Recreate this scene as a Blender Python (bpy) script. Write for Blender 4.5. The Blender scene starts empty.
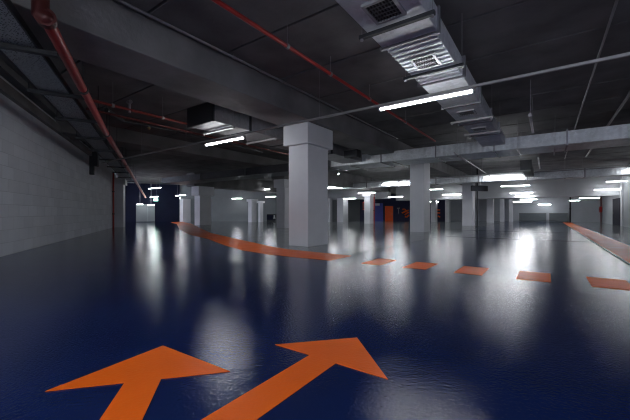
import bpy, bmesh, math, random
from mathutils import Vector, Matrix
random.seed(7)
PI = math.pi
sc = bpy.context.scene
COL = sc.collection
# ------------------------------------------------------------------ frame of reference
# camera stands at the origin, 1.0 m high; X / Y follow the building grid, camera yawed 35.5 degrees
F, HZ = 325.0, 213.0
TH = math.radians(35.5); S_, C_ = math.sin(TH), math.cos(TH)
def W(x, z, h=-1.0):                       # camera axes (right, forward) -> world point, h above the lens
    return Vector((C_*x - S_*z, S_*x + C_*z, h + 1.0))
def at(px, py, h):                         # where the sight line of a pixel meets height h (above the lens)
    z = F*h/(HZ - py)
    return W((px - 315.0)/F*z, z, h)
def atz(px, py, z):                        # where it meets depth z
    return W((px - 315.0)/F*z, z, (HZ - py)/F*z)
def atY(px, Y):                            # X where a pixel column meets the line Y = const
    z = F*Y/(S_*(px + 140.6)); 
    t = (px - 315.0)/F
    z = Y/(S_*t + C_)
    return C_*t*z - S_*z
CEIL = 4.3
# ------------------------------------------------------------------ materials
def node_mat(name):
    m = bpy.data.materials.new(name); m.use_nodes = True
    nt = m.node_tree; b = nt.nodes['Principled BSDF']
    return m, nt, b
def paint(name, col, rough=.6, metal=0.0, noise=.08, nscale=3.0, bump=0.0, bscale=40.0, spec=.5):
    m, nt, b = node_mat(name)
    tc = nt.nodes.new('ShaderNodeTexCoord')
    n = nt.nodes.new('ShaderNodeTexNoise'); n.inputs['Scale'].default_value = nscale; n.inputs['Detail'].default_value = 5
    nt.links.new(tc.outputs['Object'], n.inputs['Vector'])
    r = nt.nodes.new('ShaderNodeValToRGB')
    r.color_ramp.elements[0].position = .3; r.color_ramp.elements[1].position = .7
    r.color_ramp.elements[0].color = tuple(max(0, c*(1-noise)) for c in col) + (1,)
    r.color_ramp.elements[1].color = tuple(min(1, c*(1+noise)) for c in col) + (1,)
    nt.links.new(n.outputs['Fac'], r.inputs['Fac']); nt.links.new(r.outputs['Color'], b.inputs['Base Color'])
    b.inputs['Roughness'].default_value = rough; b.inputs['Metallic'].default_value = metal
    b.inputs['Specular IOR Level'].default_value = spec
    if bump:
        n2 = nt.nodes.new('ShaderNodeTexNoise'); n2.inputs['Scale'].default_value = bscale; n2.inputs['Detail'].default_value = 4
        nt.links.new(tc.outputs['Object'], n2.inputs['Vector'])
        bp = nt.nodes.new('ShaderNodeBump'); bp.inputs['Strength'].default_value = bump; bp.inputs['Distance'].default_value = .02
        nt.links.new(n2.outputs['Fac'], bp.inputs['Height']); nt.links.new(bp.outputs['Normal'], b.inputs['Normal'])
    return m
def epoxy(name, col, rough=.2, var=.25, spec=.55, lo=.6, hi=1.5):
    """glossy floor paint with an orange-peel surface and worn patches"""
    m, nt, b = node_mat(name)
    tc = nt.nodes.new('ShaderNodeNewGeometry')
    n = nt.nodes.new('ShaderNodeTexNoise'); n.inputs['Scale'].default_value = .9; n.inputs['Detail'].default_value = 8; n.inputs['Roughness'].default_value = .65
    nt.links.new(tc.outputs['Position'], n.inputs['Vector'])
    r = nt.nodes.new('ShaderNodeValToRGB')
    r.color_ramp.elements[0].position = .3; r.color_ramp.elements[1].position = .75
    r.color_ramp.elements[0].color = tuple(c*(1-var) for c in col) + (1,)
    r.color_ramp.elements[1].color = tuple(c*(1+var) for c in col) + (1,)
    nt.links.new(n.outputs['Fac'], r.inputs['Fac']); nt.links.new(r.outputs['Color'], b.inputs['Base Color'])
    b.inputs['Specular IOR Level'].default_value = spec
    n3 = nt.nodes.new('ShaderNodeTexNoise'); n3.inputs['Scale'].default_value = 1.7; n3.inputs['Detail'].default_value = 6
    nt.links.new(tc.outputs['Position'], n3.inputs['Vector'])
    mr = nt.nodes.new('ShaderNodeMapRange'); mr.inputs['From Min'].default_value = .3; mr.inputs['From Max'].default_value = .7
    mr.inputs['To Min'].default_value = rough*lo; mr.inputs['To Max'].default_value = rough*hi
    nt.links.new(n3.outputs['Fac'], mr.inputs['Value']); nt.links.new(mr.outputs['Result'], b.inputs['Roughness'])
    n2 = nt.nodes.new('ShaderNodeTexNoise'); n2.inputs['Scale'].default_value = 50; n2.inputs['Detail'].default_value = 3
    n4 = nt.nodes.new('ShaderNodeTexNoise'); n4.inputs['Scale'].default_value = 2.2; n4.inputs['Detail'].default_value = 3
    nt.links.new(tc.outputs['Position'], n2.inputs['Vector']); nt.links.new(tc.outputs['Position'], n4.inputs['Vector'])
    b1 = nt.nodes.new('ShaderNodeBump'); b1.inputs['Strength'].default_value = 1.0; b1.inputs['Distance'].default_value = .0022
    b2 = nt.nodes.new('ShaderNodeBump'); b2.inputs['Strength'].default_value = .35; b2.inputs['Distance'].default_value = .004
    nt.links.new(n4.outputs['Fac'], b2.inputs['Height']); nt.links.new(n2.outputs['Fac'], b1.inputs['Height'])
    nt.links.new(b2.outputs['Normal'], b1.inputs['Normal']); nt.links.new(b1.outputs['Normal'], b.inputs['Normal'])
    return m
def blockwork(name, col):
    """painted concrete blocks laid in courses, along the local x and z of the wall"""
    m, nt, b = node_mat(name)
    tc = nt.nodes.new('ShaderNodeTexCoord'); sp = nt.nodes.new('ShaderNodeSeparateXYZ'); cb = nt.nodes.new('ShaderNodeCombineXYZ')
    nt.links.new(tc.outputs['Object'], sp.inputs['Vector'])
    nt.links.new(sp.outputs['X'], cb.inputs['X']); nt.links.new(sp.outputs['Z'], cb.inputs['Y'])
    br = nt.nodes.new('ShaderNodeTexBrick'); br.inputs['Scale'].default_value = 1.0
    br.inputs['Brick Width'].default_value = .62; br.inputs['Row Height'].default_value = .3
    br.inputs['Mortar Size'].default_value = .009; br.inputs['Mortar Smooth'].default_value = .4
    br.inputs['Color1'].default_value = (*col, 1); br.inputs['Color2'].default_value = tuple(c*.88 for c in col) + (1,)
    br.inputs['Mortar'].default_value = tuple(c*.80 for c in col) + (1,)
    nt.links.new(cb.outputs['Vector'], br.inputs['Vector'])
    n = nt.nodes.new('ShaderNodeTexNoise'); n.inputs['Scale'].default_value = 1.3; n.inputs['Detail'].default_value = 7
    nt.links.new(tc.outputs['Object'], n.inputs['Vector'])
    mx = nt.nodes.new('ShaderNodeMixRGB'); mx.blend_type = 'OVERLAY'; mx.inputs['Fac'].default_value = .25
    nt.links.new(br.outputs['Color'], mx.inputs['Color1']); nt.links.new(n.outputs['Fac'], mx.inputs['Color2'])
    nt.links.new(mx.outputs['Color'], b.inputs['Base Color']); b.inputs['Roughness'].default_value = .65
    iv = nt.nodes.new('ShaderNodeMath'); iv.operation = 'SUBTRACT'; iv.inputs[0].default_value = 1
    nt.links.new(br.outputs['Fac'], iv.inputs[1])
    bp = nt.nodes.new('ShaderNodeBump'); bp.inputs['Strength'].default_value = .6; bp.inputs['Distance'].default_value = .012
    nt.links.new(iv.outputs[0], bp.inputs['Height']); nt.links.new(bp.outputs['Normal'], b.inputs['Normal'])
    return m
def perforated(name, col, hole):
    m, nt, b = node_mat(name)
    tc = nt.nodes.new('ShaderNodeTexCoord')
    v = nt.nodes.new('ShaderNodeTexVoronoi'); v.inputs['Scale'].default_value = 36; v.inputs['Randomness'].default_value = .55
    nt.links.new(tc.outputs['Object'], v.inputs['Vector'])
    r = nt.nodes.new('ShaderNodeValToRGB'); r.color_ramp.interpolation = 'EASE'
    r.color_ramp.elements[0].position = .28; r.color_ramp.elements[0].color = (*hole, 1)
    r.color_ramp.elements[1].position = .42; r.color_ramp.elements[1].color = (*col, 1)
    nt.links.new(v.outputs['Distance'], r.inputs['Fac']); nt.links.new(r.outputs['Color'], b.inputs['Base Color'])
    b.inputs['Metallic'].default_value = .3; b.inputs['Roughness'].default_value = .5
    return m
def galvanised(name, col, rough=.34, wave_axis='X', metal=.25, crimp=.3):
    m, nt, b = node_mat(name)
    tc = nt.nodes.new('ShaderNodeTexCoord')
    v = nt.nodes.new('ShaderNodeTexVoronoi'); v.inputs['Scale'].default_value = 14
    n = nt.nodes.new('ShaderNodeTexNoise'); n.inputs['Scale'].default_value = 1.5; n.inputs['Detail'].default_value = 5
    nt.links.new(tc.outputs['Object'], v.inputs['Vector']); nt.links.new(tc.outputs['Object'], n.inputs['Vector'])
    mx = nt.nodes.new('ShaderNodeMixRGB'); mx.blend_type = 'MIX'; mx.inputs['Fac'].default_value = .75
    nt.links.new(v.outputs['Color'], mx.inputs['Color1']); nt.links.new(n.outputs['Fac'], mx.inputs['Color2'])
    r = nt.nodes.new('ShaderNodeValToRGB')
    r.color_ramp.elements[0].position = .25; r.color_ramp.elements[1].position = .75
    r.color_ramp.elements[0].color = tuple(c*.72 for c in col) + (1,); r.color_ramp.elements[1].color = tuple(min(1, c*1.2) for c in col) + (1,)
    nt.links.new(mx.outputs['Color'], r.inputs['Fac']); nt.links.new(r.outputs['Color'], b.inputs['Base Color'])
    b.inputs['Metallic'].default_value = metal; b.inputs['Roughness'].default_value = rough
    w = nt.nodes.new('ShaderNodeTexWave'); w.bands_direction = wave_axis; w.inputs['Scale'].default_value = 1.6
    w.inputs['Distortion'].default_value = .4
    nt.links.new(tc.outputs['Object'], w.inputs['Vector'])
    bp = nt.nodes.new('ShaderNodeBump'); bp.inputs['Strength'].default_value = crimp; bp.inputs['Distance'].default_value = .012
    nt.links.new(w.outputs['Fac'], bp.inputs['Height']); nt.links.new(bp.outputs['Normal'], b.inputs['Normal'])
    return m
def emit(name, col, s):
    m, nt, b = node_mat(name)
    b.inputs['Base Color'].default_value = (.8, .8, .8, 1)
    b.inputs['Emission Color'].default_value = (*col, 1); b.inputs['Emission Strength'].default_value = s
    return m
M = dict(
    navy=epoxy('navy_epoxy', (.0085, .0200, .090), .055, .2, .25),
    grey=epoxy('grey_epoxy', (.24, .265, .265), .08, .12, .3),
    orange=epoxy('orange_floor_paint', (.92, .150, .011), .34, .08, .16, .85, 1.15),
    joint=paint('floor_joint', (.03, .03, .04), .5),
    ceiling=paint('dark_concrete', (.150, .146, .150), .85, 0, .3, 1.2, .3, 14),
    groove=paint('joint_backing', (.012, .012, .014), .9),  # dark backing seen between the ceiling planks
    beam=paint('beam_concrete', (.195, .19, .192), .8, 0, .3, .9, .35, 10),
    soffit=paint('pale_soffit', (.34, .35, .36), .7, 0, .1, .6),
    column=paint('column_paint', (.65, .66, .69), .55, 0, .06, 1.4, .15, 12),
    block=blockwork('painted_blockwork', (.66, .69, .75)),
    wallgrey=paint('grey_wall_paint', (.17, .185, .19), .65, 0, .08, .8),
    wallpale=paint('pale_wall_paint', (.45, .48, .51), .65, 0, .06, .8),
    wallnavy=paint('navy_wall_paint', (.006, .008, .026), .7, 0, .15, 1.0, spec=.2),
    wallnavytwo=paint('deep_blue_wall_paint', (.012, .016, .075), .5, 0, .15, 1.0),
    wallbluelit=paint('lamplit_blue_wall', (.07, .09, .42), .4, 0, .1, 1.0),  # lighter blue carries the lamplight on the wall
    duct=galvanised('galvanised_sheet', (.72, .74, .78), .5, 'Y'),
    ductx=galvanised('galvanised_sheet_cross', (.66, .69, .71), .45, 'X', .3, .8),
    ductdark=galvanised('dark_sheet', (.10, .105, .115), .5, 'Y', .5),
    steel=paint('hanger_steel', (.22, .22, .24), .4, .8),
    darksteel=paint('dark_steel', (.035, .037, .042), .45, .4),
    trunk=paint('trunking_grey', (.30, .29, .29), .45, .4),
    conduit=paint('conduit_grey', (.34, .33, .34), .4, .5),
    red=paint('red_pipe_paint', (.42, .026, .024), .38),
    midred=paint('muted_red_pipe', (.20, .024, .020), .38),  # darker red for the branching pipe
    ductmid=galvanised('dull_galvanised', (.30, .30, .31), .5, 'Y'),
    darkred=paint('dark_red_paint', (.10, .018, .016), .4, .1),
    brightred=paint('bright_red', (.55, .03, .03), .4),
    mesh=perforated('perforated_tray', (.42, .45, .45), (.02, .022, .024)),
    grille=paint('grille_dark', (.012, .012, .014), .6),
    blade=paint('grille_blade', (.10, .10, .11), .5, .4),
    slat=paint('grille_slat', (.42, .43, .45), .45, .5),
    doororange=paint('orange_door', (.95, .11, .010), .35),
    panelgrey=paint('panel_grey', (.12, .14, .15), .5),
    black=paint('black_box', (.012, .014, .02), .5),
    white=paint('white_plastic', (.75, .76, .78), .4),
    brass=paint('brass_fitting', (.45, .36, .18), .35, .8),
    lamp=emit('led_diffuser', (.93, .96, 1.0), 6.0),
    exitgreen=emit('exit_sign_green', (.25, .85, .65), 1.6),
    exitwhite=emit('exit_sign_white', (.9, 1.0, .95), 2.5),
    glint=emit('glint_glow', (.95, .97, 1.0), 60.0),  # glow for the drawn glint
)
# ------------------------------------------------------------------ mesh helpers
ORG = {}
class MB:
    def __init__(s): s.bm = bmesh.new()
    def box(s, a, b, bev=0.0):
        x0, y0, z0 = (min(a[i], b[i]) for i in range(3)); x1, y1, z1 = (max(a[i], b[i]) for i in range(3))
        v = [s.bm.verts.new(p) for p in ((x0,y0,z0),(x1,y0,z0),(x1,y1,z0),(x0,y1,z0),(x0,y0,z1),(x1,y0,z1),(x1,y1,z1),(x0,y1,z1))]
        fs = [s.bm.faces.new([v[i] for i in q]) for q in ((3,2,1,0),(4,5,6,7),(0,1,5,4),(1,2,6,5),(2,3,7,6),(3,0,4,7))]
        if bev:
            es = {e for f in fs for e in f.edges}
            bmesh.ops.bevel(s.bm, geom=list(es), offset=bev, segments=2, affect='EDGES', profile=.5)
        return s
    def obox(s, a, b, wid, z0, z1):        # box along the ground line a-b, wid wide
        a = Vector(a[:2]); b = Vector(b[:2]); d = (b - a).normalized(); n = Vector((-d.y, d.x))*wid/2
        pts = [a+n, b+n, b-n, a-n]
        lo = [s.bm.verts.new((p.x, p.y, z0)) for p in pts]; hi = [s.bm.verts.new((p.x, p.y, z1)) for p in pts]
        s.bm.faces.new(lo); s.bm.faces.new(hi[::-1])
        for i in range(4): s.bm.faces.new([lo[i], hi[i], hi[(i+1) % 4], lo[(i+1) % 4]])
        bmesh.ops.recalc_face_normals(s.bm, faces=s.bm.faces[:])
        return s
    def prism(s, pts, z0, z1):
        lo = [s.bm.verts.new((p[0], p[1], z0)) for p in pts]; hi = [s.bm.verts.new((p[0], p[1], z1)) for p in pts]
        n = len(pts)
        s.bm.faces.new(lo); s.bm.faces.new(hi[::-1])
        for i in range(n): s.bm.faces.new([lo[i], hi[i], hi[(i+1) % n], lo[(i+1) % n]])
        bmesh.ops.recalc_face_normals(s.bm, faces=s.bm.faces[:])
        return s
    def rod(s, a, b, r, seg=12, r2=None):
        a = Vector(a); b = Vector(b); d = b - a
        m = Matrix.Translation((a + b)/2) @ d.to_track_quat('Z', 'Y').to_matrix().to_4x4()
        bmesh.ops.create_cone(s.bm, cap_ends=True, segments=seg, radius1=r, radius2=r if r2 is None else r2, depth=d.length, matrix=m)
        return s
    def ball(s, c, r):
        bmesh.ops.create_uvsphere(s.bm, u_segments=14, v_segments=8, radius=r, matrix=Matrix.Translation(Vector(c)))
        return s
    def tube(s, pts, r, seg=14):
        for i in range(len(pts)-1): s.rod(pts[i], pts[i+1], r, seg)
        for p in pts[1:-1]: s.ball(p, r)
        return s
    def build(s, name, mat, parent=None, smooth=False):
        o0 = ORG.get(parent.name, Vector((0,0,0))) if parent else Vector((0,0,0))
        if o0.length: bmesh.ops.translate(s.bm, verts=s.bm.verts[:], vec=-o0)
        me = bpy.data.meshes.new(name); s.bm.to_mesh(me); s.bm.free()
        me.materials.append(M[mat])
        if smooth:
            for p in me.polygons: p.use_smooth = True
            try: me.set_sharp_from_angle(angle=math.radians(40))
            except Exception: pass
        o = bpy.data.objects.new(name, me); COL.objects.link(o)
        if parent: o.parent = parent; ORG[o.name] = o0
        return o
def tag(o, label, cat, group=None, kind=None):
    o['label'] = label; o['category'] = cat
    if group: o['group'] = group
    if kind: o['kind'] = kind
    return o
def thing(name, loc, label, cat, group=None, kind='thing'):
    o = bpy.data.objects.new(name, None); COL.objects.link(o); o.location = loc; o.empty_display_size = .2
    ORG[o.name] = Vector(loc); return tag(o, label, cat, group, kind)
def solo(o, label, cat, group=None):       # a thing that is one mesh: give it its own origin
    co = [v.co for v in o.data.vertices]
    c = Vector(((min(v.x for v in co)+max(v.x for v in co))/2, (min(v.y for v in co)+max(v.y for v in co))/2, min(v.z for v in co)))
    o.data.transform(Matrix.Translation(-c)); o.location = c
    return tag(o, label, cat, group, 'thing')
def struct(name, mb, mat, parent=None):
    o = mb.build(name, mat, parent); o['kind'] = 'structure'; return o
# ------------------------------------------------------------------ floor and ceiling
struct('floor', MB().box((-62, -9, -.2), (9, 50, 0)), 'navy')
XR = 4.6                                    # inner face of the right wall
left_bay = [(-3.75, 6.6), (-5.06, 6.82), (-5.76, 6.77), (-7.92, 7.66), (-10.81, 8.92), (-13.75, 10.15), (-26.26, 17.56), (-33.54, 20.43), (-30, 46), (-3.75, 46)]
struct('floor', MB().prism(left_bay, 0, .002), 'grey').name = 'floor_bays'
struct('floor', MB().prism([(2.05, 6.7), (XR, 6.7), (XR, 45.4), (2.05, 45.4)], 0, .002), 'grey').name = 'floor_bays'
c = MB()
y = 4.4 - 1.63*6
while y < 49:
    c.box((-62, y + .022, CEIL), (9, y + 1.63 - .022, CEIL + .2), .012); y += 1.63
struct('ceiling', c, 'ceiling')
struct('ceiling', MB().box((-62, -9, CEIL + .06), (9, 50, CEIL + .3)), 'groove')
# ------------------------------------------------------------------ walls
def wall(name, a, b, mat, z0=0, z1=CEIL, t=.2, side=1):
    """a wall whose visible face runs from a to b; its own x axis follows the wall"""
    a = Vector((a[0], a[1], 0)); b = Vector((b[0], b[1], 0)); d = b - a; L = d.length
    o = MB().box((0, 0, z0), (L, t*side, z1)).build(name, mat)
    o.location = a; o.rotation_euler = (0, 0, math.atan2(d.y, d.x)); o['kind'] = 'structure'
    return o
p0, p1 = W(-7.14, 7.37), W(-13.82, 22.26)
dl = (p1 - p0).normalized()
wall('wall_left', p0 - dl*12, p0 + dl*17.7, 'block')
wall('wall_right', (XR, 45.6), (XR, -6), 'wallpale')
wall('wall_back', W(-22.5, 34.6), W(-15.9, 38.2), 'wallnavy')
wall('wall_back', W(-15.9, 38.4), W(4.2, 39.3), 'wallgrey')
wall('wall_back', W(4.2, 40.6), W(5.7, 41.2), 'wallgrey')
wall('wall_back', W(5.7, 41.3), W(17.2, 41.6), 'wallnavytwo')
wall('wall_back', W(16.6, 41.9), W(19.5, 41.6), 'wallpale')
wall('wall_back', (-10, 45.4), (XR + .2, 45.4), 'wallpale')
# lit lobby panel in the navy wall, far end of the lane
# ------------------------------------------------------------------ trim: a ledge on the block wall, and a strip drawn for ceiling-edge shade
nl = Vector((dl.y, -dl.x, 0))               # into the garage
def along(t, off, h): return p0 + dl*t + nl*off + Vector((0, 0, h + 1 - p0.z))
for k, (h0, h1, wd) in enumerate(((2.73, 2.97, .12), (3.13, 3.3, .22))):
    a, b = along(-12, wd/2, 0), along(9.0 if k == 0 else 17, wd/2, 0)
    struct('trim_%d' % (k+1), MB().obox(a, b, wd, h0 + 1, h1 + 1), 'beam')
# ------------------------------------------------------------------ beams
struct('ceiling_beam', MB().box((-6.62, -6, 3.65), (-5.48, 40, CEIL - .001), .02), 'beam')
struct('ceiling_beam', MB().box((-14.6, 15.6, 3.2), (-13.5, 40, CEIL - .001), .02), 'beam')
struct('ceiling_beam', MB().box((-14.6, -6, 3.78), (-13.5, 15.6, CEIL - .001), .02), 'beam')
struct('ceiling_beam', MB().box((-24.4, 15.8, 3.2), (-23.3, 40, CEIL - .001), .02), 'beam')
struct('soffit_beam', MB().box((-13.5, 34.2, 2.35), (XR, 35.0, CEIL - .001), .02), 'soffit')
struct('soffit_beam', MB().box((-30, 32.0, 2.5), (-13.5, 32.8, CEIL - .001), .02), 'soffit')
# ------------------------------------------------------------------ columns
GC = 'concrete columns of the garage'
def column(px, py, label, size=1.0, cap=None, top=3.65, capw=.1):
    n = at(px, py, -1.0); wx, wy = .74*size, 1.07*size
    X1, Y0 = n.x, n.y
    t = thing('concrete_column', (X1 - wx/2, Y0 + wy/2, 0), label, 'column', GC)
    if cap:
        MB().box((X1 - wx, Y0, 0), (X1, Y0 + wy, cap), .012).build('shaft', 'column', t)
        MB().box((X1 - wx - capw, Y0 - capw*1.4, cap), (X1 + capw, Y0 + wy + capw*1.4, top), .015).build('capital', 'column', t)
    else:
        MB().box((X1 - wx, Y0, 0), (X1, Y0 + wy, top), .012).build('shaft', 'column', t)
    return t, X1, Y0, wx, wy
C1 = column(308, 247, 'large pale square column in the foreground with a wide capital under the beam', 1, 3.04)
C2 = column(424, 232.3, 'grey column beside the orange door, second along the blue lane', 1, None, 3.7)
C3 = column(472.5, 225.9, 'grey column with the thin dark signpost beside it', 1, None, 3.7)
column(284.5, 228.4, 'pale column with a capital standing half behind the foreground column', .95, 2.66, 3.2, .11)
lcol = column(200, 225.2, 'grey column with a broad capital where the orange stripe bends away', 1.02, 2.45, 3.2, .14)
column(493, 222.7, 'slim grey column behind the signpost, before the pale far wall', .8, None, 2.6)
column(435.5, 221.8, 'narrow pale column far behind, just right of the second lane column', .72, None, 2.6)
column(449.3, 221.8, 'narrow grey column at the edge of the dark blue wall and pale wall', .62, None, 2.6)
column(504, 221.8, 'thin far column, second from the low wall panels', .55, None, 2.6)
column(512.7, 221.7, 'thin far column nearest to the low dark wall panels', .5, None, 2.6)
column(251.5, 222.2, 'far pale column left of the wall recess, the wider of its pair', .72, 2.25, 2.5, .1)
column(260.3, 222.2, 'far slim column close behind another, right one of that pair', .42, 2.1, 2.3, .1)
column(330, 222.2, 'far white column showing at the edge of the foreground column', .45, None, 2.6)
column(343, 222.3, 'far wide grey column against the dark grey back wall', 1.02, None, 2.6)
f5 = column(370, 223.7, 'white column with a red cabinet, left of the blue wall', .82, 2.55, 2.85, .1)
column(183, 221.9, 'far grey column between the navy wall and the broad capital column', .9, None, 2.6)
pl = W(-13.85, 23.5)
t = thing('concrete_column', pl, 'white pilaster ending the block wall beside the red standpipe', 'column', GC)
MB().obox(along(16.6, .28, 0), along(17.75, .28, 0), .56, 0, 3.4).build('shaft', 'column', t)
MB().obox(along(16.5, .34, 0), along(17.85, .34, 0), .68, 3.0, 3.4).build('capital', 'column', t)
# ------------------------------------------------------------------ ducts
def hanger(parent, axis, pos, lo, hi, zbar, mat='steel', th=.022):
    """cross bar under a duct with a threaded rod at each end"""
    m = MB()
    if axis == 'Y':  m.box((lo, pos - th, zbar - th*1.6), (hi, pos + th, zbar))
    else:            m.box((pos - th, lo, zbar - th*1.6), (pos + th, hi, zbar))
    h = m.build('hanger_bar', mat, parent)
    for e in (lo + .03, hi - .03):
        p = (e, pos) if axis == 'Y' else (pos, e)
        r = MB().rod((p[0], p[1], zbar - .06), (p[0], p[1], CEIL - .001), .0045, 6)
        r.rod((p[0], p[1], zbar - .075), (p[0], p[1], zbar - .05), .022, 6)
        r.build('threaded_rod', 'conduit', h)
# main supply duct along the lane
D0 = thing('air_duct', (-1.62, 2.2, 3.5), 'long galvanised duct with grilles running overhead down the lane', 'air duct')
MB().box((-2.03, .8, 3.5), (-1.22, 4.6, 3.82), .01).build('duct_section', 'duct', D0)
MB().box((-2.0, 4.64, 3.49), (-1.24, 8.06, 3.81), .01).build('duct_section', 'duct', D0)
MB().box((-2.0, 8.1, 3.49), (-1.24, 9.88, 3.81), .01).build('duct_section', 'duct', D0)
MB().box((-1.98, 9.92, 3.5), (-1.24, 13.75, 3.8), .01).build('duct_section', 'duct', D0)
for yy in (4.62, 6.35, 8.08, 9.9, 11.6):
    MB().box((-2.06, yy - .025, 3.465), (-1.19, yy + .025, 3.84), .004).build('flange', 'steel', D0)
rb = MB()                                   # pressed stiffening creases on the shiny section
k = 4.74
while k < 6.2:
    rb.box((-1.99, k, 3.472), (-1.25, k + .022, 3.492)); k += .145
rb.build('crease_ribs', 'duct', D0)
for (y0, y1) in ((3.54, 3.92), (5.2, 5.6), (8.58, 8.92), (10.5, 10.85)):
    g = MB()
    x0, x1, z = -1.78, -1.46, 3.49
    for (a, b) in (((x0-.04, y0-.04), (x1+.04, y0)), ((x0-.04, y1), (x1+.04, y1+.04)), ((x0-.04, y0), (x0, y1)), ((x1, y0), (x1+.04, y1))):
        g.box((a[0], a[1], z - .022), (b[0], b[1], z + .01))
    gr = g.build('grille', 'slat', D0)
    MB().box((x0, y0, z - .004), (x1, y1, z + .005)).build('grille_opening', 'grille', gr)
    sl = MB()
    for i in range(1, 8): sl.box((x0 + i*.04 - .006, y0, z - .018), (x0 + i*.04 + .004, y1, z - .006))
    for i in range(1, 5): sl.box((x0, y0 + (y1-y0)*i/5 - .004, z - .02), (x1, y0 + (y1-y0)*i/5 + .004, z - .008))
    sl.build('grille_blades', 'blade', gr)
for yy, mt in ((4.07, 'darksteel'), (5.78, 'darksteel'), (9.36, 'conduit'), (11.1, 'conduit')):
    hanger(D0, 'Y', yy, -2.13, -1.11, 3.47, mt, .03)
# cross duct in front
D1 = thing('air_duct', (-4, 14.4, 3.3), 'wide flat galvanised duct crossing the hall just past the lane duct', 'air duct')
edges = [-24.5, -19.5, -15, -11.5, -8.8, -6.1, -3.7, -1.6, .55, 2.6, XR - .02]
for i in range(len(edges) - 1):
    MB().box((edges[i] + .012, 13.7, 3.3), (edges[i+1] - .012, 15.25, 3.74), .012).build('duct_section', 'ductx' if edges[i] > -9 else 'ductdark', D1)  # sections towards the left end have a darker colour
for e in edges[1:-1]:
    MB().box((e - .025, 13.66, 3.26), (e + .025, 15.29, 3.78), .004).build('flange', 'steel', D1)
for px in (352, 394, 458, 518, 555):
    hanger(D1, 'X', atY(px, 13.7), 13.55, 15.42, 3.26, 'conduit', .022)
# second cross duct
D2 = thing('air_duct', (-4, 24.9, 3.1), 'slim galvanised duct far back with lit lamps along its face', 'air duct')
edges = [-17.5, -14.6, -12.2, -9.4, -6.6, -3.8, -1, 1.8, XR - .02]
for i in range(len(edges) - 1):
    MB().box((edges[i] + .012, 24.5, 3.12), (edges[i+1] - .012, 25.3, 3.6), .012).build('duct_section', 'ductx', D2)
for e in edges[1:-1]:
    MB().box((e - .03, 24.46, 3.09), (e + .03, 25.34, 3.63), .004).build('flange', 'steel', D2)
for px in (400, 430, 480, 565): hanger(D2, 'X', atY(px, 24.5), 24.4, 25.4, 3.08, 'conduit', .03)
# duct beyond the big beam
D3 = thing('air_duct', (-7.5, 9, 3.4), 'dull grey duct with open end running beside the big beam', 'air duct')
for (a, b) in ((5.3, 6.6), (6.64, 8.6), (8.64, 11.0), (11.04, 13.68)):
    MB().box((-8.1, a, 3.4), (-7.05, b, 3.86), .012).build('duct_section', 'ductmid', D3)
for yy in (5.32, 6.62, 8.62, 11.02): MB().box((-8.14, yy - .03, 3.37), (-7.01, yy + .03, 3.9), .004).build('flange', 'darksteel', D3)
for yy in (5.9, 7.6, 9.8): hanger(D3, 'Y', yy, -8.25, -6.9, 3.36, 'conduit', .03)
D4 = thing('air_duct', (-6.8, 12.4, 3.36), 'short black duct stub under the beam behind the foreground column', 'air duct')
MB().box((-7.04, 12.0, 3.36), (-6.43, 12.3, 3.645), .012).build('duct_section', 'black', D4)
MB().box((-6.47, 11.97, 3.34), (-6.41, 12.33, 3.648), .004).build('flange', 'darksteel', D4)
D5 = thing('air_duct', (-.9, 20.5, 3.3), 'dark square duct end between the two crossing ducts', 'air duct')
q = atz(526, 165.5, 17.0)
MB().box((q.x - .22, q.y, q.z - .2), (q.x + .22, 24.5, q.z + .26), .01).build('duct_section', 'black', D5)
MB().box((q.x - .25, q.y - .02, q.z - .23), (q.x + .25, q.y + .03, q.z + .29), .004).build('flange', 'darksteel', D5)
# ------------------------------------------------------------------ trunking and conduits
t = thing('light_trunking', (-4, 6.2, 3.2), 'thin grey trunking strip crossing the whole ceiling above the nearest lamps', 'trunking')
MB().box((-16, 6.175, 3.18), (XR - .02, 6.225, 3.225), .004).build('channel', 'trunk', t)
for x in (-12.5, -9.6, -7.4, -4.3): 
    MB().rod((x, 6.2, 3.22), (x, 6.2, CEIL - .001), .0045, 6).build('threaded_rod', 'conduit', t)
for (Y, x0, x1, lab) in ((16.1, -11, XR-.02, 'trunking strip hidden behind the wide flat duct'), (24.0, -24.5, XR-.02, 'trunking strip in front of the slim far duct')):
    t = thing('light_trunking', (-4, Y, 3.5), lab, 'trunking')
    zt = 3.66 if Y < 20 else 3.47
    MB().box((x0, Y - .025, zt), (x1, Y + .025, zt + .05), .004).build('channel', 'trunk', t)
    for i in range(5):
        x = x0 + (x1 - x0)*(i + .5)/5
        MB().rod((x, Y, 3.5), (x, Y, CEIL - .001), .0045, 6).build('threaded_rod', 'conduit', t)
def conduit(x, z, y0, y1, r, mat, name, label, cat, clips=(), clipmat='conduit'):
    t = thing(name, (x, y0, z), label, cat)
    MB().rod((x, y0, z), (x, y1, z), r, 12).build('run', mat, t, True)
    for yy in clips:
        k = MB(); k.rod((x, yy - .03, z), (x, yy + .03, z), r*1.35, 12); k.rod((x, yy, z), (x, yy, CEIL - .001), .0045, 6)
        k.build('pipe_clip', clipmat, t)
    return t
conduit(-5.27, 4.22, -2, 13.6, .022, 'conduit', 'conduit', 'thin pale conduit on the ceiling along the big beam', 'conduit', (2, 4.5, 7.2, 9.8, 12.3))
conduit(.87, 4.24, 2, 24.3, .022, 'conduit', 'conduit', 'thin pale conduit at the ceiling right of the lane duct', 'conduit', (6, 9, 12, 17))
conduit(1.84, 4.24, 8.1, 24.3, .038, 'conduit', 'conduit', 'thicker grey conduit near the right end of the ceiling', 'conduit', (8.2, 12, 17))
conduit(-2.75, 3.2, 12.6, 23.6, .022, 'conduit', 'conduit', 'pale conduit slung under the wide flat duct towards the twin lamp', 'conduit', (15.6, 19))
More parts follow.
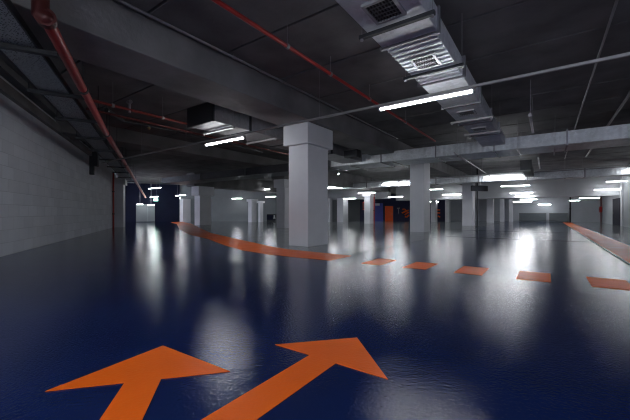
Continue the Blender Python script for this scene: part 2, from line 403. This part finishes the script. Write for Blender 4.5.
conduit(2.12, 4.2, 8.0, 13.5, .03, 'red', 'sprinkler_pipe', 'short red pipe at the right edge of the ceiling', 'pipe', (9.5,))
conduit(-3.7, 3.92, .5, 13.6, .035, 'red', 'sprinkler_pipe', 'red pipe running down the ceiling between big beam and lane duct', 'pipe', (1.6, 4.35, 5.75, 7.6, 10.2))
# ------------------------------------------------------------------ red pipes on the left
P = [atz(46, 18, 4.02), atz(78, 80, 5.87), atz(104.3, 130, 9.3), atz(124.5, 162.5, 15.0), atz(145.5, 197.4, 33.5)]
t = thing('sprinkler_main', P[0], 'thick red pipe beside the cable tray along the block wall', 'pipe')
MB().tube(P, .075, 18).build('run', 'red', t, True)
up = Vector((P[0].x, P[0].y, CEIL + .02))
e0 = atz(40.5, 14, 4.0)
MB().tube([P[0], e0, Vector((e0.x, e0.y, CEIL + .02))], .092, 18).build('riser', 'darkred', t, True)
MB().ball(P[0], .094).ball(e0, .093).build('elbow', 'darkred', t, True)
cp = MB(); d = (P[1] - P[0]).normalized(); cp.rod(P[0] - d*.04, P[0] + d*.06, .112, 18); cp.build('coupling', 'darkred', t, True)
for k in (1, 2, 3):
    d = (P[k+1] - P[k]).normalized(); q = P[k] + d*.5
    MB().rod(q - d*.05, q + d*.05, .088, 18).rod(q, (q.x, q.y, CEIL + .02), .007, 6).build('pipe_clip', 'darksteel', t)
t = thing('sprinkler_pipe', (-8.88, 3.3, 3.7), 'red pipe branching off under the ceiling towards the left lamp', 'pipe')
MB().rod((-8.88, 3.15, 3.7), (-8.88, 13.2, 3.7), .035, 14).build('run', 'midred', t, True)
MB().rod((-8.98, 3.15, 3.5), (-8.98, 13.2, 3.5), .03, 12).build('lower_run', 'darkred', t, True)
for yy in (3.7, 5.0, 6.9, 8.6):
    MB().rod((-8.88, yy-.03, 3.7), (-8.88, yy+.03, 3.7), .052, 12).rod((-8.88, yy, 3.7), (-8.88, yy, CEIL - .001), .0045, 6).build('pipe_clip', 'conduit', t)
MB().rod((-8.88, 4.1, 3.62), (-8.88, 4.1, 3.9), .03, 10).rod((-8.95, 4.1, 3.9), (-8.81, 4.1, 3.9), .05, 10).build('valve', 'conduit', t)
a = [at(106, 110, 2.6), at(123, 121, 2.6), at(199, 136, 2.62), at(262, 152, 2.6)]
t = thing('drain_pipe', a[0], 'grey pipe with a bend below the branching red pipe', 'pipe')
MB().tube(a[:2], .06, 14).build('bend', 'darksteel', t, True)
MB().tube(a[1:], .035, 14).build('run', 'darksteel', t, True)
b = a[1].lerp(a[2], .3); MB().ball(b - Vector((0,0,.06)), .045).build('fitting', 'brass', t, True)
q = along(15.9, .07, 0)
t = thing('standpipe', (q.x, q.y, 0), 'thin red standpipe rising up the block wall before the pilaster', 'pipe')
MB().rod((q.x, q.y, 0), (q.x, q.y, 3.7), .055, 12).build('run', 'red', t, True)
for z in (.9, 2.4): MB().rod((q.x, q.y, z), (q.x, q.y, z+.08), .075, 12).build('pipe_clip', 'darkred', t)
# ------------------------------------------------------------------ cable tray
dt = Vector((W(-.4415, .897).x, W(-.4415, .897).y, 0)); 
nt_ = Vector((W(-.897, -.4415).x, W(-.897, -.4415).y, 0))
def tp(s, D, z): return dt*s + nt_*D + Vector((0, 0, z))
TZ = 3.4
t = thing('cable_tray', tp(4, 1.8, TZ), 'perforated grey cable tray on brackets between red pipe and block wall', 'cable tray')
T0, T1 = .5, 30.0
MB().obox(tp(T0, 1.79, 0), tp(T1, 1.79, 0), .5, TZ, TZ + .006).build('tray_bed', 'mesh', t)
for D in (1.53, 2.05):
    MB().obox(tp(T0, D, 0), tp(T1, D, 0), .025, TZ - .015, TZ + .09).build('side_rail', 'darksteel', t)
s = 2.2
for s in (6.05, 8.05, 10.05, 12.3, 14.6, 17, 19.5, 22, 25, 28):
    hb = MB().obox(tp(s, 1.3, 0), tp(s, 2.2, 0), .085, TZ - .075, TZ - .016).build('support_bar', 'darksteel', t)
    for D in (1.32, 2.18):
        q = tp(s, D, TZ)
        MB().rod((q.x, q.y, TZ - .05), (q.x, q.y, CEIL - .001), .008, 6).build('threaded_rod', 'darksteel', hb)
for i, D in enumerate((1.66, 1.76, 1.88, 1.96)):
    MB().tube([tp(T0, D, TZ + .03), tp(12, D + .02, TZ + .035), tp(T1, D, TZ + .03)], .018, 8).build('cable', 'black', t, True)
q = tp(6.0, 2.16, TZ - .02)
tag(MB().rod(q + Vector((0, 0, -.07)), q + Vector((0, 0, .02)), .055, 12).build('junction_knob', 'black', t), '', '')
del bpy.data.objects['junction_knob']['label'], bpy.data.objects['junction_knob']['category']
bk = along(9.05, .16, 0)
b = MB().obox(along(9.0, .16, 0), along(9.35, .16, 0), .32, 3.28, 3.97).obox(along(9.0, .09, 0), along(9.2, .09, 0), .18, 2.85, 3.3).build('cable_box', 'black')
solo(b, 'black cable box high on the block wall where the top ledge ends', 'cable box')
# ------------------------------------------------------------------ lamps
GL = 'linear lamps under the ceiling'
def batten(a, b, label, near=False, drop=None, twin=False, lit='lamp', hw=.052):
    """linear lamp from a to b (world points at the level of its tube)"""
    a = Vector(a); b = Vector(b); d = (b - a).normalized(); n = Vector((-d.y, d.x, 0)); mid = (a + b)/2
    t = thing('batten_lamp', mid, label, 'lamp', GL)
    rr = .031 if near else .03
    MB().obox(a, b, hw, mid.z + .008, mid.z + .05).build('housing', 'conduit', t)
    m = MB()
    m.rod(a + d*.04, b - d*.04, rr, 12); m.build('diffuser', lit, t, True)
    if twin:  # second glowing tube stands in for the reflection in the duct
        o = n*-.16 + Vector((0, 0, -.09))
        MB().rod(a + d*.04 + o, b - d*.04 + o, rr, 12).build('diffuser', 'lamp', t, True)
        MB().obox(a + o, b + o, .085, mid.z - .082, mid.z - .04).build('housing', 'conduit', t)
    for p, q in ((a, a + d*.04), (b - d*.04, b)):
        if near: MB().rod(p, q, .04, 12).build('end_cap', 'conduit', t)
    for e in (a + d*.3, b - d*.3):
        top = drop if drop else CEIL + .01
        MB().rod((e.x, e.y, mid.z + .06), (e.x, e.y, top), .006, 6).build('hanger_rod', 'conduit', t)
    return t
def row(px0, y0, px1, y1, Y, label, **k):
    """lamp on the line Y between two pixel columns"""
    mx, my = (px0 + px1)/2, (y0 + y1)/2
    t = (mx - 315)/F; z = Y/(S_*t + C_); h = (HZ - my)/F*z
    return batten((atY(px0, Y), Y, h + 1), (atY(px1, Y), Y, h + 1), label, **k)
row(379, 109, 475, 91, 6.2, 'brightest long lamp hanging under the lane duct, nearest of all', near=True, drop=3.18)
row(205.7, 146, 245, 136.5, 6.2, 'long lamp alone beside the dull duct, left of the foreground column', near=True, drop=3.18)
batten((atY(292, 11.1), 11.1, 3.2), (atY(324, 11.1), 11.1, 3.2), 'unseen fill lamp added behind the foreground column')  # added out of sight to brighten the columns and ceiling at left
batten((-3.0, 16.1, 3.56), (-.9, 16.1, 3.56), 'lamp tucked behind the wide flat duct above the lane')
batten((-9.5, 16.1, 3.56), (-7.4, 16.1, 3.56), 'lamp tucked behind the wide flat duct near the foreground column')
row(484, 177.2, 523, 175.2, 23.9, 'twin lamp in front of the slim far duct, right of the signpost', twin=True, drop=3.5)
row(382.5, 184, 410, 182.3, 24.2, 'twin lamp on the slim duct, left of the second lane column', twin=True, drop=3.5)
row(328.5, 187, 342.7, 186.5, 24.2, 'twin lamp on the slim duct close to the foreground column', twin=True, drop=3.5)
row(624, 170.5, 640, 169.5, 24.0, 'lamp cut by the right edge of the picture', drop=3.5)
row(253.9, 190, 269.8, 189.3, 23.9, 'left lamp in line with the slim far duct, before the half hidden column', drop=3.5)
row(230.7, 188.4, 240.8, 188, 21.0, 'short lamp left of the half hidden column, close by the broad capital')
row(500.7, 186.3, 529.8, 185.2, 31.0, 'lane lamp second in line behind the twin lamp')
row(509.5, 193, 533.4, 192.7, 33.0, 'lane lamp third in line, on the front of the pale soffit')
row(515, 196.7, 535, 196, 33.9, 'lane lamp fourth in line, at the lower edge of the soffit')
row(520, 199.4, 537.4, 199.4, 39.5, 'lane lamp just beyond the soffit, in front of the far wall')
row(513, 201.8, 532, 201.8, 41.5, 'lane lamp far beyond the soffit, above the thin columns')
row(538, 204.6, 551, 204.3, 44.3, 'smallest lamp, low on the far wall above the dark panels')
row(605.8, 182, 634, 180.5, 31.5, 'upper right lamp reaching the edge of the picture')
row(593.8, 190, 623.9, 189, 33.6, 'lamp on the soffit above the red hose reel and dark door')
row(579, 198.2, 600, 197.6, 39.0, 'lamp beyond the soffit left of the hose reel')
row(569, 201, 580, 200, 41.0, 'short lamp beyond the soffit above the dark vertical pipe')
row(429.5, 189.5, 443, 189.2, 31.0, 'short lamp right of the second lane column')
row(442, 195, 461.4, 194, 33.5, 'lamp on the soffit between second and third lane columns')
row(429.5, 201.8, 439, 201.5, 38.5, 'low lamp over the narrow pale column behind the lane column')
row(341, 198.6, 356, 198.6, 30.5, 'lamp above the wide grey far column')
row(358, 193, 375.4, 192.5, 27.2, 'lamp across the head of the white column with red cabinet')
row(388, 197, 403, 196.7, 31.5, 'lamp above the orange door')
row(265.8, 197, 275.7, 196.4, 25.5, 'low lamp left of the half hidden column above the wall recess')
row(232, 198.6, 242, 198.4, 25.0, 'low lamp right of the broad capital column')
row(148.7, 188.8, 161, 187.5, 16.6, 'far left lamp above the exit sign, the higher one')
row(150, 197, 158.3, 196.8, 18.2, 'far left lamp just above the exit sign, the lower one')
row(175.8, 195.5, 185.7, 195.2, 19.5, 'lamp left of the broad capital column')
batten((-.33, 9.35, 3.35), (-.33, 11.4, 3.35), 'unlit lamp hung lengthwise over the lane right of the duct', near=True, lit='white')
batten((-.3, 16.6, 3.35), (-.3, 21.0, 3.35), 'unlit lengthwise lamp past the wide flat duct over the lane', lit='white')
for (x0, Y, lab) in ((-3.0, -2.2, 'unseen fill lamp added behind the viewpoint, over the lane'), (2.2, -2.2, 'unseen fill lamp added behind the viewpoint, near the right wall')):  # lamps added out of view for fill light
    batten((x0, Y, 3.35), (x0 + 2.1, Y, 3.35), lab)
batten((-.33, -1.3, 3.35), (-.33, .8, 3.35), 'unseen lengthwise fill lamp added over the viewpoint', hw=.3)  # added for floor fill; broad housing keeps light off the ceiling
batten((-4.7, -.6, 2.95), (-2.6, -.6, 2.95), 'unseen fill lamp added beside the viewpoint close to the block wall', hw=.3)  # added to brighten the block wall and floor arrows
# ------------------------------------------------------------------ floor markings
def mark(name, pts, label, cat, group=None, z=.005, mat='orange'):
    o = MB().prism(pts, 0.0015, z).build(name, mat)
    return solo(o, label, cat, group)
def v2(px, py):
    p = at(px, py, -1.0); return (p.x, p.y)
hb0, hb1, tip = v2(275, 345), v2(388, 380), v2(357, 338)
mark('floor_arrow', [(-1.355, -1.2), (-1.14, -1.2), (-1.14, 1.835), hb1, tip, hb0, (-1.355, 1.835)], 'orange floor arrow pointing right ahead, the longer shafted one', 'arrow', 'orange floor arrows')
A, B, T = Vector(v2(45, 392)), Vector(v2(230, 372)), Vector(v2(163, 346))
u = (T - (A + B)/2).normalized(); side = (B - A).normalized(); mid = (A + B)/2
mark('floor_arrow', [tuple(A), tuple(mid - side*.10), tuple(mid - side*.10 - u*.95), tuple(mid + side*.10 - u*.69), tuple(mid + side*.10), tuple(B), tuple(T)], 'orange floor arrow with the wide head at lower left', 'arrow', 'orange floor arrows')
up_ = [(309,251.3),(287,249.7),(255,243),(228,237),(209,233),(192,224.6),(176,222.2)]
lo_ = [(350,256.3),(331,260),(296.5,258.6),(271,255.4),(252,252),(223.5,239.6),(209,235.6),(192,227)]
UP = [(-3.72, 6.66), (-4.3, 6.72), (-5.06, 6.78), (-5.76, 6.84), (-6.6, 7.08), (-7.92, 7.66), (-10.81, 8.92), (-13.75, 10.25), (-18, 12.7), (-26.26, 17.56), (-33.54, 21.2)]
LO = [(-33.2, 19.6), (-26.6, 16.3), (-18.5, 11.5), (-13.6, 8.95), (-10.5, 7.75), (-8.1, 6.55), (-6.6, 5.95), (-5.6, 5.75), (-4.6, 5.72), (-3.72, 5.76)]
mark('floor_stripe', UP + LO, 'solid orange stripe curving past the foreground column to the far left', 'stripe')
ds = ('orange dash closest to the end of the curved stripe', 'orange dash second from the end of the curved stripe', 'orange dash in the middle of the row', 'orange dash below the lane, fourth from the curved stripe', 'orange dash nearest the right edge')
for i, (x0, x1) in enumerate(((-3.0, -2.6), (-2.16, -1.74), (-1.27, -.85), (-.38, .05), (.5, .95))):
    mark('floor_dash', [(x0, 5.8), (x1, 5.8), (x1, 6.6), (x0, 6.6)], ds[i], 'dash', 'orange dashes across the lane')
mark('floor_stripe', [(1.35, 8.6), (2.05, 8.6), (2.05, 43), (1.35, 43)], 'straight orange stripe along the right side of the lane', 'stripe')
struct('floor_joint', MB().prism([(1.27, 8.6), (1.31, 8.6), (1.31, 43), (1.27, 43)], 0, .003), 'joint')
for Y, x0, x1 in ((14.6, -3.7, 1.3), (20.6, -5, 1.3)):
    struct('floor_joint', MB().prism([(x0, Y), (x1, Y), (x1, Y + .06), (x0, Y + .06)], 0, .004), 'joint')
# ------------------------------------------------------------------ back of the hall
def panel(name, px0, py0, px1, py1, z0, z1, mat, th=.05, parent=None):
    """flat slab standing on the sight lines of a rectangle at depth z0..z1 (its left and right edges)"""
    a, b = W((px0-315)/F*z0, z0), W((px1-315)/F*z1, z1); zm = (z0+z1)/2
    return MB().obox(a, b, th, (HZ-py1)/F*zm + 1, (HZ-py0)/F*zm + 1).build(name, mat, parent)
o = panel('door_1', 385, 206, 393, 220.9, 41.22, 41.24, 'doororange', .12); o['kind'] = 'structure'
h = panel('door_handle', 391.8, 213.8, 392.4, 214.6, 41.1, 41.1, 'steel', .06, o)
o = panel('wall_back_lit_patch', 374.3, 203.2, 383, 221.2, 41.1, 41.15, 'wallbluelit', .1); o['kind'] = 'structure'  # lamplit patch of the wall, its light put into the colour
o = panel('direction_sign', 375.2, 203.4, 379.6, 205.6, 40.95, 40.95, 'white', .05); solo(o, 'white sign high on the blue wall, left of the orange door', 'sign')
m = MB(); z = 41.15
def wq(px, py): return atz(px, py, z)
def stroke(m, pts, r):
    for i in range(len(pts)-1): m.rod(wq(*pts[i]), wq(*pts[i+1]), r, 6)
stroke(m, [(397.2, 208.4), (399.8, 208.2)], .07); stroke(m, [(398.5, 208.3), (398.6, 213.6)], .05)
solo(m.build('wall_symbol', 'conduit'), 'small pale T shaped symbol on the navy wall right of the orange door', 'symbol')
m = MB()
for pts in ([(402.5, 209.5), (404.5, 209.2), (406, 210.5)], [(402, 213), (404, 212.2), (408.5, 210.2)], [(404.8, 215), (406.5, 213.4), (408.8, 212.4)], [(405, 216.8), (407, 217), (408.8, 215)]): stroke(m, pts, .09)
solo(m.build('wall_symbol', 'orange'), 'orange brushstroke graphic on the navy wall beside the second lane column', 'symbol')
m = MB()
for pts in ([(437.5, 210), (440, 210)], [(437.5, 213), (440, 213)], [(438, 216), (440, 217)]): stroke(m, pts, .08)
solo(m.build('wall_symbol', 'orange'), 'faint orange graphic on the navy wall between two narrow far columns', 'symbol')
# red cabinet and strip on the white column
_, X1, Y0, wx, wy = f5
fc = thing('hose_cabinet', (X1 - wx - .12, Y0 + .2, 1.35), 'red cabinet on the side of the white column', 'cabinet')
MB().box((X1 - wx - .2, Y0 + .05, 1.3), (X1 - wx - .01, Y0 + .5, 2.0), .01).build('body', 'brightred', fc)
MB().box((X1 - wx - .18, Y0 + .02, 1.33), (X1 - wx - .03, Y0 + .05, 1.97), .004).build('door', 'darkred', fc)
t = thing('sprinkler_pipe', (X1 + .06, Y0 + wy - .1, 0), 'dark red pipe up the right side of the white column', 'pipe')
MB().rod((X1 + .06, Y0 + wy - .1, 0), (X1 + .06, Y0 + wy - .1, 2.85), .06, 10).build('run', 'red', t, True)
MB().rod((X1 + .06, Y0 + wy - .1, 1.2), (X1 + .06, Y0 + wy - .1, 1.28), .08, 10).build('pipe_clip', 'darkred', t)
# signpost
q = at(477.3, 226.8, -1.0)
t = thing('signpost', (q.x, q.y, 0), 'thin dark post with a black box near the ceiling, beside a grey column', 'post')
MB().rod((q.x, q.y, 0), (q.x, q.y, CEIL - .001), .055, 10).build('pole', 'darksteel', t, True)
MB().rod((q.x, q.y, 0), (q.x, q.y, .03), .13, 14).build('base_plate', 'darksteel', t)
a, b = atz(471.5, 191, 22.9), atz(487, 186, 23.3)
MB().obox(a, b, .15, a.z, b.z).build('box', 'black', t)
# exit sign, lobby
a = panel('exit_sign_body', 153.8, 198.8, 157.8, 200.9, 35.6, 35.6, 'exitgreen', .06)
a.name = 'exit_sign'; solo(a, 'small glowing green exit sign above the pale opening', 'exit sign')
m = MB(); z = 35.52
stroke(m, [(156.4, 199.3), (155.6, 199.8), (155.9, 200.5)], .03); stroke(m, [(154.3, 199.9), (155.1, 199.9)], .03)
s2 = m.build('running_figure', 'exitwhite'); s2.parent = a; s2.location = -a.location
o = panel('wall_back_opening', 136, 204.3, 154.8, 221.6, 35.8, 36.7, 'wallgrey', .24); o['kind'] = 'structure'
o = panel('trim_3', 148, 205.5, 148.5, 221.5, 36.4, 36.4, 'column', .3); o['kind'] = 'structure'
batten(atz(136.5, 204.2, 35.2), atz(143.2, 204.0, 35.3), 'low lamp over the pale opening, left one of two')
batten(atz(147.5, 205.0, 35.2), atz(154.6, 204.8, 35.3), 'low lamp over the pale opening, right one of two')
# dark kiosk on the grey back wall
a, b = W((267-315)/F*38.4, 38.4), W((275.6-315)/F*38.5, 38.5)
t = thing('pay_machine', ((a.x+b.x)/2, (a.y+b.y)/2, 0), 'dark blue low cabinet with a white fitting by the half hidden column', 'machine')
MB().obox(a, b, .6, 0, .87).build('body', 'black', t)
MB().obox(a + Vector((.06, -.1, 0)), b + Vector((-.06, -.1, 0)), .5, .2, .75).build('front_panel', 'wallnavy', t)
q = atz(274.3, 217.5, 37.9); MB().rod((q.x, q.y, .35), (q.x, q.y, .75), .07, 8).rod((q.x, q.y, .35), (q.x, q.y, .45), .14, 8).build('fitting', 'white', t)
# low panels and pipe on the back wall, right
for px0, px1, lab in ((520, 545.5, 'wide low dark panel at the foot of the far wall'), (550, 567, 'narrow low dark panel at the foot of the far wall')):
    x0, x1 = atY(px0, 45.35), atY(px1, 45.35)
    t = thing('ventilation_panel', ((x0+x1)/2, 45.3, 0), lab, 'panel', 'low panels on the far wall')
    MB().box((x0, 45.3, .04), (x1, 45.4, .92)).build('panel_sheet', 'panelgrey', t)
    f = MB(); f.box((x0-.08, 45.24, .02), (x0, 45.4, 1.0)); f.box((x1, 45.24, .02), (x1+.08, 45.4, 1.0)); f.box((x0-.08, 45.24, .92), (x1+.08, 45.4, 1.0)); f.build('frame', 'wallgrey', t)
x = atY(570.3, 45.2)
t = thing('drain_pipe', (x, 45.2, 0), 'dark vertical pipe on the far wall right of the low panels', 'pipe')
MB().rod((x, 45.3, 0), (x, 45.3, 3), .07, 10).build('run', 'darksteel', t, True)
MB().rod((x, 45.3, 1.4), (x, 45.3, 1.5), .1, 10).build('pipe_clip', 'darksteel', t)
# right wall: pilaster, door, hose reel
def yR(px):                                # Y where a pixel column meets the right wall
    t = (px - 315)/F; z = XR/(C_*t - S_); return S_*t*z + C_*z
o = MB().box((XR - .03, yR(613.0), 0), (XR + .02, yR(620.3), 2.18)).build('door_2', 'wallnavy'); o['kind'] = 'structure'
MB().box((XR - .08, yR(614)-.1, .95), (XR - .03, yR(614), 1.05)).build('door_handle', 'steel', o)
ya, yb = yR(623.4), yR(621.6)
t = thing('concrete_column', (XR, ya, 0), 'white pilaster on the right wall beside the dark door', 'column', GC)
MB().box((XR - .07, ya, 0), (XR - .001, yb, CEIL - .001), .01).build('shaft', 'column', t)
MB().box((XR - .1, ya - .04, 2.6), (XR - .001, yb + .04, 2.9), .01).build('capital', 'column', t)
yy = yR(602.2)
t = thing('hose_reel', (XR - .1, yy, 0), 'red hose reel on a pipe at the right wall', 'hose reel')
MB().rod((XR - .02, yy, 1.36), (XR - .22, yy, 1.36), .3, 20).build('reel', 'red', t, True)
MB().rod((XR - .22, yy, 1.36), (XR - .25, yy, 1.36), .12, 14).build('hub', 'darkred', t)
MB().rod((XR - .09, yy, 0), (XR - .09, yy, 3.2), .055, 10).build('feed_pipe', 'darkred', t, True)
# glowing ball drawn for a small glint near the foreground column
q = atz(338.5, 174, 19.0)
t = thing('bright_glint', q, 'tiny bright glint drawn under the ceiling right of the foreground column', 'lamp')
MB().ball(q, .02).build('glint_ball', 'glint', t, True)
MB().rod(q + Vector((0,0,.03)), (q.x, q.y, CEIL - .001), .012, 8).build('stem', 'conduit', t)
# ------------------------------------------------------------------ world, camera, view
w = bpy.data.worlds.new('World'); sc.world = w; w.use_nodes = True
bg = w.node_tree.nodes['Background']; bg.inputs['Color'].default_value = (.75, .8, 1.0, 1); bg.inputs['Strength'].default_value = .8
cam = bpy.data.cameras.new('Camera'); co = bpy.data.objects.new('Camera', cam); COL.objects.link(co)
co.location = (0, 0, 1.0); co.rotation_euler = (PI/2, 0, TH)
cam.sensor_width = 36; cam.lens = F/630*36; cam.shift_y = 3/630; cam.clip_start = .05; cam.clip_end = 300
sc.camera = co
sc.view_settings.view_transform = 'Standard'; sc.view_settings.look = 'None'
sc.view_settings.exposure = 3.2; sc.view_settings.gamma = 1.0; sc.view_settings.use_curve_mapping = False
sc.cycles.use_denoising = True
try: sc.cycles.denoiser = 'OPENIMAGEDENOISE'
except Exception: pass
sc.cycles.sample_clamp_indirect = 6
sc.cycles.max_bounces = 8
sc.cycles.filter_width = 1.15
